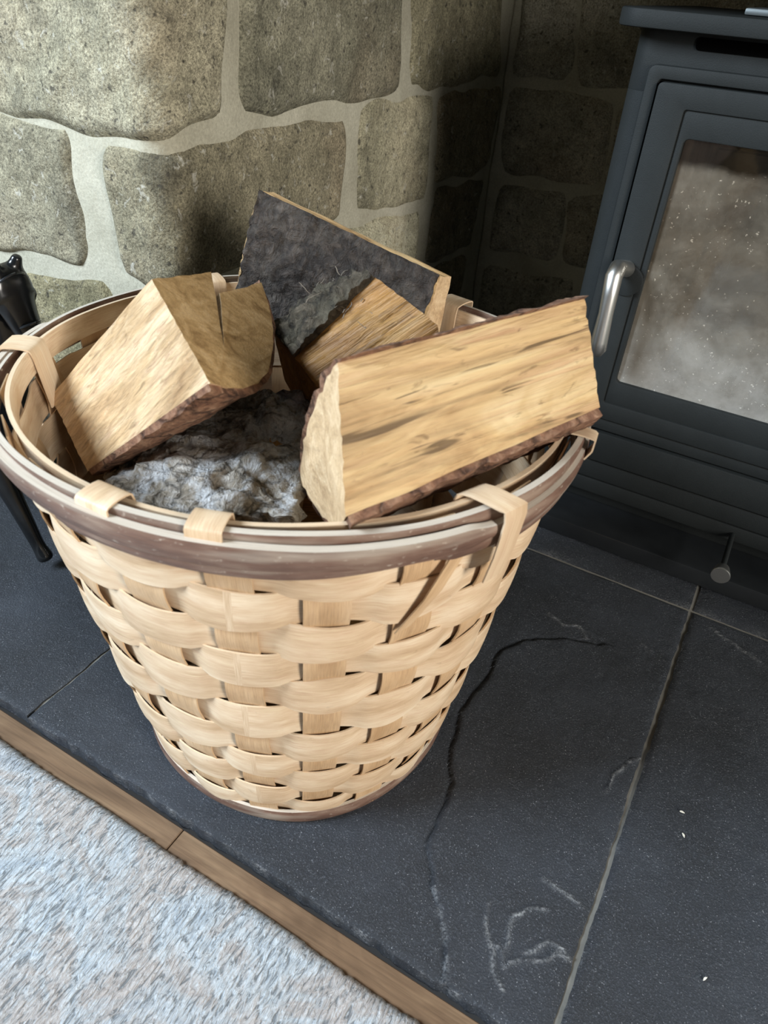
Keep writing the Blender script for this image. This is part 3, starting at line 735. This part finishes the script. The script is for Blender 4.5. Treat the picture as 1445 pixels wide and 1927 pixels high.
wrap(150, 0.026, 0.38, 0.385, 0.0165)
# loose end of a splint below the rim
st = []
a_, b_ = Vector(), Vector()
for k in range(9):
    t = k/8; a = d2(-26.5-8.5*t); z = lerp(0.374, 0.305, t); wd = Vector((-math.sin(a), math.cos(a), 0.35)).normalized(); nr = Vector((math.cos(a), math.sin(a), -.15)).normalized()
    st.append((bpt(a, brad(z, a)+0.0100-0.003*abs(2*t-1), z), wd, nr, 0.017-0.004*t, 1+t*.06))
ribbon('loose_splint', st, 0.0013, STAKE, basket, False, 4)
# base
hoop('base_band', 0, None, lambda a: 0.0118+0.0012*math.sin(a*3), lambda a: 0.0040+0.001*math.sin(a*5), 0.0205, 0.003)
for ax in (0, 1):
    for k in range(-3, 4):
        y = k*0.042; hl = math.sqrt(max(0.0004, 0.150**2-y*y)); st = []
        for j in range(13):
            t = lerp(-hl, hl, j/12); p = Vector((t, y, 0.0055+0.0015*ax)) if ax == 0 else Vector((y, t, 0.0055+0.0015*ax))
            st.append((p, Vector((0, 1, 0)) if ax == 0 else Vector((1, 0, 0)), Vector((0, 0, 1)), 0.036, t+k))
        ribbon('base_splint', st, 0.0013, STAKE, basket, False, 3)

# ------------------------------------------------------------------ logs
def make_log(name, label, E0, E1, edges, wood, ends, bark, barkth=0.004, barkamp=0.003, bfreq=45, woodamp=0.0016, nl=46, group='split logs in the basket', warp=0.0, ngon=False):
    E0 = [Vector(p) for p in E0]; E1 = [Vector(p) for p in E1]; k = len(E0)
    c0 = sum(E0, Vector())/k; c1 = sum(E1, Vector())/k; X = (c1-c0).normalized()
    Z = Vector((0, 0, 1)); Z = (Z-X*Z.dot(X)).normalized(); Y = Z.cross(X)
    org = (c0+c1)/2; Mx = Matrix(((X.x, Y.x, Z.x, org.x), (X.y, Y.y, Z.y, org.y), (X.z, Y.z, Z.z, org.z), (0, 0, 0, 1))); Mi = Mx.inverted()
    root = empty(name, mat=Mx); tag(root, label, 'log', group)
    L = (c1-c0).length; seed = hash(label) % 97 if False else sum(map(ord, label)) % 97
    rings = []; outs = []; isb = []
    for r in range(nl+1):
        t = r/nl; ring = []; on = []; isb = []
        P = [lerp(a, b, t) for a, b in zip(E0, E1)]; cen = sum(P, Vector())/k
        for i in range(k):
            p, q = P[i], P[(i+1) % k]; n, bulge, bk = edges[i]
            e = q-p; o = (p+q)/2-cen; o = o-e*(o.dot(e)/e.length_squared); o = o-X*o.dot(X); o.normalize()
            for j in range(n):
                s = j/n; pt = lerp(p, q, s)+o*(bulge*4*s*(1-s)*e.length)
                rd = (pt-cen); rd = (rd-X*rd.dot(X)).normalized()
                ring.append(Mi @ pt); on.append(Mx.to_3x3().inverted() @ (o*0.7+rd*0.3).normalized()); isb.append((bk, i, s))
        rings.append(ring); outs.append(on)
    m = len(rings[0]); v = []; f = []; mi = []
    for r in range(nl+1):
        for a in range(m):
            p = rings[r][a]; d = woodamp*(N((p.x*9, p.y*120, p.z*120+seed))+0.8*N((p.x*25, p.y*300, p.z*300+seed)))+warp*N((p.x*14, p.y*14, p.z*14+seed))
            q = p+outs[r][a]*d
            if r in (0, nl) and not ngon: q = q+Vector((0.0012*N((p.y*200, p.z*200, seed)), 0, 0))
            v.append(q)
    for r in range(nl):
        for a in range(m): b = (a+1) % m; f.append((r*m+a, r*m+b, (r+1)*m+b, (r+1)*m+a)); mi.append(0)
    for r in (0, nl):
        base = [r*m+a for a in range(m)]
        if ngon: f.append(tuple(base)); mi.append(1); continue
        cen = sum((v[i] for i in base), Vector())/m; prev = base
        for s in (0.66, 0.33):
            nb = len(v)
            for i in base:
                p = lerp(cen, v[i], s); v.append(p+Vector((0.0012*N((p.y*90, p.z*90, seed+r)), 0, 0)))
            cur = list(range(nb, nb+m))
            for a in range(m): b = (a+1) % m; f.append((prev[a], prev[b], cur[b], cur[a])); mi.append(1)
            prev = cur
        v.append(cen); ci = len(v)-1
        for a in range(m): f.append((prev[a], prev[(a+1) % m], ci)); mi.append(1)
    mesh('wood', v, f, [wood, ends], root, True, 38, None, mi)
    # bark shell over the rounded edges
    runs = []; cur = []
    idx = list(range(m)); start = 0
    for a in range(m):
        if isb[a][0] and not isb[a-1][0]: start = a
    order = [(start+q) % m for q in range(m)]
    bi = [a for a in order if isb[a][0]]
    if bi:
        bi = bi+[(bi[-1]+1) % m]; nb = len(bi); bv = []; bf = []
        for side in (0, 1):
            for r in range(nl+1):
                for c, a in enumerate(bi):
                    p = rings[r][a]; o = outs[r][a]
                    ed = min(c, nb-1-c)/nb
                    rg = barkamp*(N((p.x*bfreq, p.y*bfreq, p.z*bfreq+seed)) + 0.6*N((p.x*bfreq*2.6, p.y*bfreq*2.6, p.z*bfreq*2.6)) + 0.35*N((p.x*bfreq*6, p.y*bfreq*6, p.z*bfreq*6)))
                    if side == 0: d = barkth*(0.85+0.15*sstep(0, .06, ed))+rg
                    else: d = -0.0012
                    d = max(d, -0.001)
                    q = p+o*d
                    if r in (0, nl): q = q+Vector(((-1 if r == 0 else 1)*(-0.0015+0.002*N((p.y*150, p.z*150, seed))), 0, 0))
                    bv.append(q)
        off = (nl+1)*nb
        for r in range(nl):
            for c in range(nb-1):
                a = r*nb+c; bf.append((a, a+1, a+nb+1, a+nb)); bf.append((off+a, off+a+nb, off+a+nb+1, off+a+1))
        for r in range(nl):
            for c in (0, nb-1): a = r*nb+c; bf.append((a, a+nb, off+a+nb, off+a))
        for c in range(nb-1):
            for r in (0, nl): a = r*nb+c; bf.append((a, a+1, off+a+1, off+a))
        mesh('bark', bv, bf, bark, root, True, 60)
    return root, Mi, X

W_PALE = mat_wood('split_wood_pale', (0.36, 0.215, 0.095), (0.57, 0.385, 0.19), (0.70, 0.51, 0.29), 7, 170, 0.75)
W_WHITE = mat_wood('split_wood_white', (0.33, 0.195, 0.095), (0.52, 0.35, 0.19), (0.66, 0.49, 0.31), 8, 260, 0.35, 0.40)
W_AMBER = mat_wood('split_wood_amber', (0.19, 0.080, 0.015), (0.33, 0.165, 0.040), (0.45, 0.255, 0.080), 9, 260, 0.5, 0.5)
E_PALE = mat_endgrain('end_pale', (0.38, 0.25, 0.135), (0.54, 0.38, 0.22), (0.64, 0.48, 0.30))
E_TAN = mat_endgrain('end_tan', (0.24, 0.14, 0.055), (0.43, 0.275, 0.12), (0.56, 0.385, 0.20))
B_RED = mat_bark('bark_red', [(0.3, (0.09, 0.040, 0.024)), (0.5, (0.21, 0.105, 0.060)), (0.7, (0.33, 0.20, 0.125))], None, 0, 90, 0.003)
B_DARK = mat_bark('bark_dark', [(0.3, (0.010, 0.007, 0.005)), (0.5, (0.030, 0.022, 0.017)), (0.72, (0.085, 0.065, 0.051))], (0.13, 0.108, 0.086), 0.30, 85, 0.008, 0.75, 60, 0.3)
B_LICH = mat_bark('bark_lichen', [(0.3, (0.05, 0.04, 0.028)), (0.45, (0.22, 0.185, 0.14)), (0.65, (0.40, 0.37, 0.33))], (0.48, 0.485, 0.49), 0.85, 55, 0.012, 0.85, 40)
B_MOSS = mat_bark('bark_moss', [(0.3, (0.02, 0.016, 0.010)), (0.5, (0.060, 0.047, 0.030)), (0.7, (0.14, 0.112, 0.080))], (0.10, 0.088, 0.058), 0.45, 75, 0.009)

# front right log, big pale split face, resting across the rim
TL, TR, BR, BL = onz(635, 683, .488), onz(1100, 563, .500), onz(1130, 768, .434), onz(650, 972, .420)
ax = (TR-TL).normalized()
pA = onpl(612, 978, TL, ax); pB = onpl(566, 905, TL, ax); pC = onpl(592, 765, TL, ax)
sh = ((TR-TL)+(BR-BL))/2
make_log('split_log', 'pale split log lying over the rim towards the stove, big flat face up', [TL, BL, pA, pB, pC], [TR, BR, pA+sh*1.0+(BR-BL-sh)*.8, pB+sh, pC+sh+(TR-TL-sh)*.8],
         [(26, 0.0, False), (5, 0.05, True), (10, 0.08, True), (12, 0.06, True), (8, 0.02, True)], W_PALE, E_PALE, B_RED, 0.0060, 0.0022, 60, 0.0018, 60)
# left log: lit split face, sawn end up to the right
a0 = onz(285, 525, .483); b0 = onz(396, 722, .451); a1 = onz(95, 745, .364); b1 = onz(165, 888, .338)
ax = ((a1-a0)+(b1-b0)).normalized(); mid0 = (a0+b0)/2; ab_ = (b0-a0).normalized(); ax = (ax-ab_*ax.dot(ab_)).normalized()
c0 = onpl(512, 655, mid0, ax); d0 = onpl(492, 532, mid0, ax); e0 = onpl(398, 513, mid0, ax); k1 = onpl(414, 552, mid0, ax); k2 = onpl(422, 655, mid0, ax); k3 = onpl(405, 556, mid0, ax)
s0 = ((a1-a0)+(b1-b0))/2; T = lambda p: (a1+b1)/2+(p-mid0)*0.52
lb_root, lbMi, lbX = make_log('split_log', 'split log with a fibrous sheen face and a cracked sawn end', [a0, b0, c0, d0, k1, k2, k3, e0], [a1, b1, T(c0), T(d0), T(k1), T(lerp(k3, k1, .6)), T(k3), T(e0)],
         [(22, 0.0, False), (14, 0.14, True), (10, 0.05, True), (8, 0.0, False), (5, 0, False), (5, 0, False), (5, 0, False), (10, 0.0, False)], W_WHITE, E_TAN, B_RED, 0.0045, 0.0016, 60, 0.0012, 46, ngon=True)
# front log with lichen-covered bark
l0 = onz(210, 935, .295); m0 = onz(345, 1000, .357); r0 = onz(548, 1000, .345); l1 = onz(275, 800, .285); m1 = onz(450, 752, .355); r1 = onz(582, 772, .350)
dn = Vector((0, 0, -0.055))
make_log('split_log', 'short log with grey lichen bark and knots beside the front rim', [l0, m0, r0, r0+dn*1.0, l0+dn*.8], [l1, m1, r1, r1+dn, l1+dn*.8],
         [(26, 0.13, True), (26, 0.10, True), (10, 0.0, False), (10, 0.0, False), (6, 0.05, False)], W_AMBER, E_TAN, B_LICH, 0.009, 0.0105, 34, 0.0014, 60)
# dark bark log standing at the back
t0 = ony(488, 358, .582); t1 = ony(829, 520, .630); q0 = ony(440, 580, .560); q1 = ony(770, 690, .606)
bk = Vector((0.006, 0.042, -0.030)); bk2 = Vector((0.004, 0.016, -0.004))
make_log('split_log', 'dark-barked log propped highest against the back rim', [t0, q0, q0+bk, t0+bk2], [t1, q1, q1+bk, t1+bk2],
         [(48, 0.065, True), (6, 0.0, False), (10, 0.0, False), (6, 0.0, False)], W_PALE, E_PALE, B_DARK, 0.0045, 0.0040, 38, 0.0012, 70)
# amber log in the middle
a0 = onz(556, 674, .405); a1 = onz(708, 523, .474); b1 = onz(824, 612, .450); b0 = onz(612, 745, .380)
c0 = ony(515, 625, .505); c1 = ony(640, 545, .528)
dwn = Vector((0.01, 0.005, -0.06))
mb_root, mbMi, mbX = make_log('split_log', 'amber-brown split log with mossy bark wedged in the middle', [a0, b0, b0+dwn, c0+dwn*.8, c0], [a1, b1, b1+dwn, c1+dwn*.8, c1],
         [(26, 0.04, False), (8, 0.0, False), (8, 0.0, False), (8, 0.0, False), (26, 0.06, True)], W_AMBER, W_AMBER, B_MOSS, 0.0095, 0.0060, 60, 0.0020, 46, warp=0.003)
# logs lower down in the basket
def under(c, ang, L, r, z, label):
    X = Vector((math.cos(ang), math.sin(ang), 0)); Y = Vector((-math.sin(ang), math.cos(ang), 0)); c = Vector((c[0], c[1], z))
    sec = [c+Y*r*math.cos(t)+Vector((0, 0, r*math.sin(t))) for t in (math.radians(a) for a in (90, 200, 340))]
    make_log('split_log', label, [p-X*L/2 for p in sec], [p+X*L/2 for p in sec], [(10, 0, False), (10, 0.2, True), (10, 0, False)], W_AMBER, E_TAN, B_RED, 0.004, 0.002, 50, 0.002, 20)
under((-0.372, 0.475), 0.55, 0.17, 0.046, 0.046, 'split log at the bottom of the basket, farther from the stove')
under((-0.266, 0.425), 0.55, 0.17, 0.046, 0.046, 'split log at the bottom of the basket, nearer the stove')
under((-0.319, 0.453), 2.1, 0.22, 0.042, 0.130, 'split log laid crosswise under the visible logs')
under((-0.372, 0.480), 0.55, 0.22, 0.040, 0.205, 'split log deep in the gap between the upper logs')
under((-0.272, 0.425), 0.60, 0.23, 0.040, 0.205, 'split log deep below the pale front log')
# dry moss and root fibres on the amber log
def fibres():
    v = []; f = []
    c = ony(650, 562, .520)
    for k in range(70):
        p = c+Vector((random.gauss(0, .014), random.gauss(0, .012), random.gauss(0, .006))); d = Vector((random.gauss(0, 1), random.gauss(0, 1), random.gauss(0.3, .7))).normalized()
        pts = []
        for s in range(6): pts.append(p.copy()); p = p+d*0.0032; d = (d+Vector((random.gauss(0, .5), random.gauss(0, .5), random.gauss(0, .4)))).normalized()
        b = len(v)
        for s, q in enumerate(pts):
            for a in range(3): an = a*2.094; v.append(mbMi @ (q+Vector((math.cos(an), math.sin(an), 0.3*math.cos(an+1)))*0.00045))
        for s in range(5):
            for a in range(3): f.append((b+s*3+a, b+s*3+(a+1) % 3, b+s*3+3+(a+1) % 3, b+s*3+3+a))
    o = mesh('root_fibres', v, f, mat_simple('dry_fibre', (0.20, 0.165, 0.125), 0.8), mb_root, True); o['kind'] = 'stuff'
fibres()

# ------------------------------------------------------------------ horse figure
def make_horse():
    root = empty('horse_figurine', (-0.86, 0.46, 0)); tag(root, 'glossy black horse figurine with bridle beside the stone wall', 'figurine')
    b = Vector((-0.86, 0.46, 0))
    V = []; E = []; Rr = []
    def add(p, r, par=None):
        V.append(Vector(p)); Rr.append(r)
        if par is not None: E.append((par, len(V)-1))
        return len(V)-1
    # trunk from rump to chest
    pel = add((-0.12, 0, .225), .050); bel = add((-0.03, 0, .215), .055, pel); che = add((0.07, 0, .225), .052, bel); 
    rum = add((-0.17, 0, .225), .040, pel)
    t1 = add((-0.20, 0, .20), .012, rum); t2 = add((-0.215, 0, .13), .014, t1); t3 = add((-0.215, 0, .06), .006, t2)
    n1 = add((0.110, 0, .275), .040, che); n2 = add((0.135, 0, .330), .038, n1)
    pl = ony(2, 530, .46)-b; br = ony(24, 560, .46)-b; no = ony(42, 598, .46)-b; mu = ony(58, 630, .46)-b
    p_ = add((pl.x, 0, pl.z), .030, n2); f_ = add((br.x, 0, br.z), .026, p_); n_ = add((no.x, 0, no.z), .019, f_); m_ = add((mu.x, 0, mu.z), .0175, n_); m2 = add((mu.x+.006, 0, mu.z-.013), .008, m_)
    for sy in (-1, 1):
        e1 = add((pl.x+.012, sy*.012, pl.z+.016), .008, p_); e2 = add((pl.x+.017, sy*.014, pl.z+.028), .005, e1)
    foot = onz(108, 1066, 0)-b; kn = onz(72, 1005, .05)-b
    for sy, dx in ((-1, 0.0), (1, 0.02)):
        s1 = add((0.085+dx*.5, sy*.026, .180), .024, che); s2 = add((0.105+dx, sy*.024, .110), .013, s1); s3 = add((0.128+dx, sy*.022, .035), .009, s2); s4 = add((0.140+dx, sy*.022, .013), .0125, s3)
    for sy, dx in ((-1, 0.0), (1, 0.025)):
        h1 = add((-0.135, sy*.028, .165), .030, pel); h2 = add((-0.15-dx, sy*.026, .105), .014, h1); h3 = add((-0.150-dx, sy*.024, .035), .010, h2); h4 = add((-0.140-dx, sy*.024, .013), .0125, h3)
    me = bpy.data.meshes.new('body'); me.from_pydata(V, E, []); me.materials.append(HORSE)
    o = bpy.data.objects.new('body', me); col.objects.link(o); o.parent = root
    sk = o.modifiers.new('skin', 'SKIN'); sk.use_smooth_shade = True
    lay = me.skin_vertices[0].data
    for i, r in enumerate(Rr): lay[i].radius = (r, r*(0.62 if i in (p_, f_, n_, m_, m2) else 1))
    lay[0].use_root = True
    ss = o.modifiers.new('sub', 'SUBSURF'); ss.levels = 2; ss.render_levels = 2
    # bridle straps
    def strap(a, bb, t, ra, rb):
        c = lerp(Vector((a.x, 0, a.z)), Vector((bb.x, 0, bb.z)), t); d = (bb-a); d = Vector((d.x, 0, d.z)).normalized(); u = Vector((-d.z, 0, d.x)); w = Vector((0, 1, 0))
        pts = [c+u*(ra*math.cos(q))+w*(rb*math.sin(q)) for q in [2*math.pi*k/24 for k in range(25)]]
        tube('bridle_strap', pts, [0.0014]*25, HORSE, root, 6, None, False)
    strap(no, mu, 0.45, .0190, .0125); strap(pl, br, 0.4, .030, .0195)
    # mane
    m = []
    for k in range(9):
        t = k/8; p = lerp(Vector((0.085, 0, .325)), Vector((pl.x-.012, 0, pl.z+.016)), t); m.append(p)
    tube('mane', m, [.011, .013, .014, .014, .013, .012, .011, .009, .005], HORSE, root, 10)
make_horse()

# crumbs on the slate
for k, (x, y) in enumerate(((1286, 1572), (1283, 1528), (1326, 1842))):
    p = onz(x, y, 0.0012); o = MB().prism([(0.0022*math.cos(a)*(1+.4*math.sin(3*a)), 0.0009*math.sin(a)) for a in [2*math.pi*q/9 for q in range(9)]], 0, 0.0009).build('wood_crumb', CRUMB)
    o.location = p; o.rotation_euler.z = 2.2+k; tag(o, 'tiny pale wood crumb lying on the slate by the grout joint', 'crumb', 'crumbs on the slate')
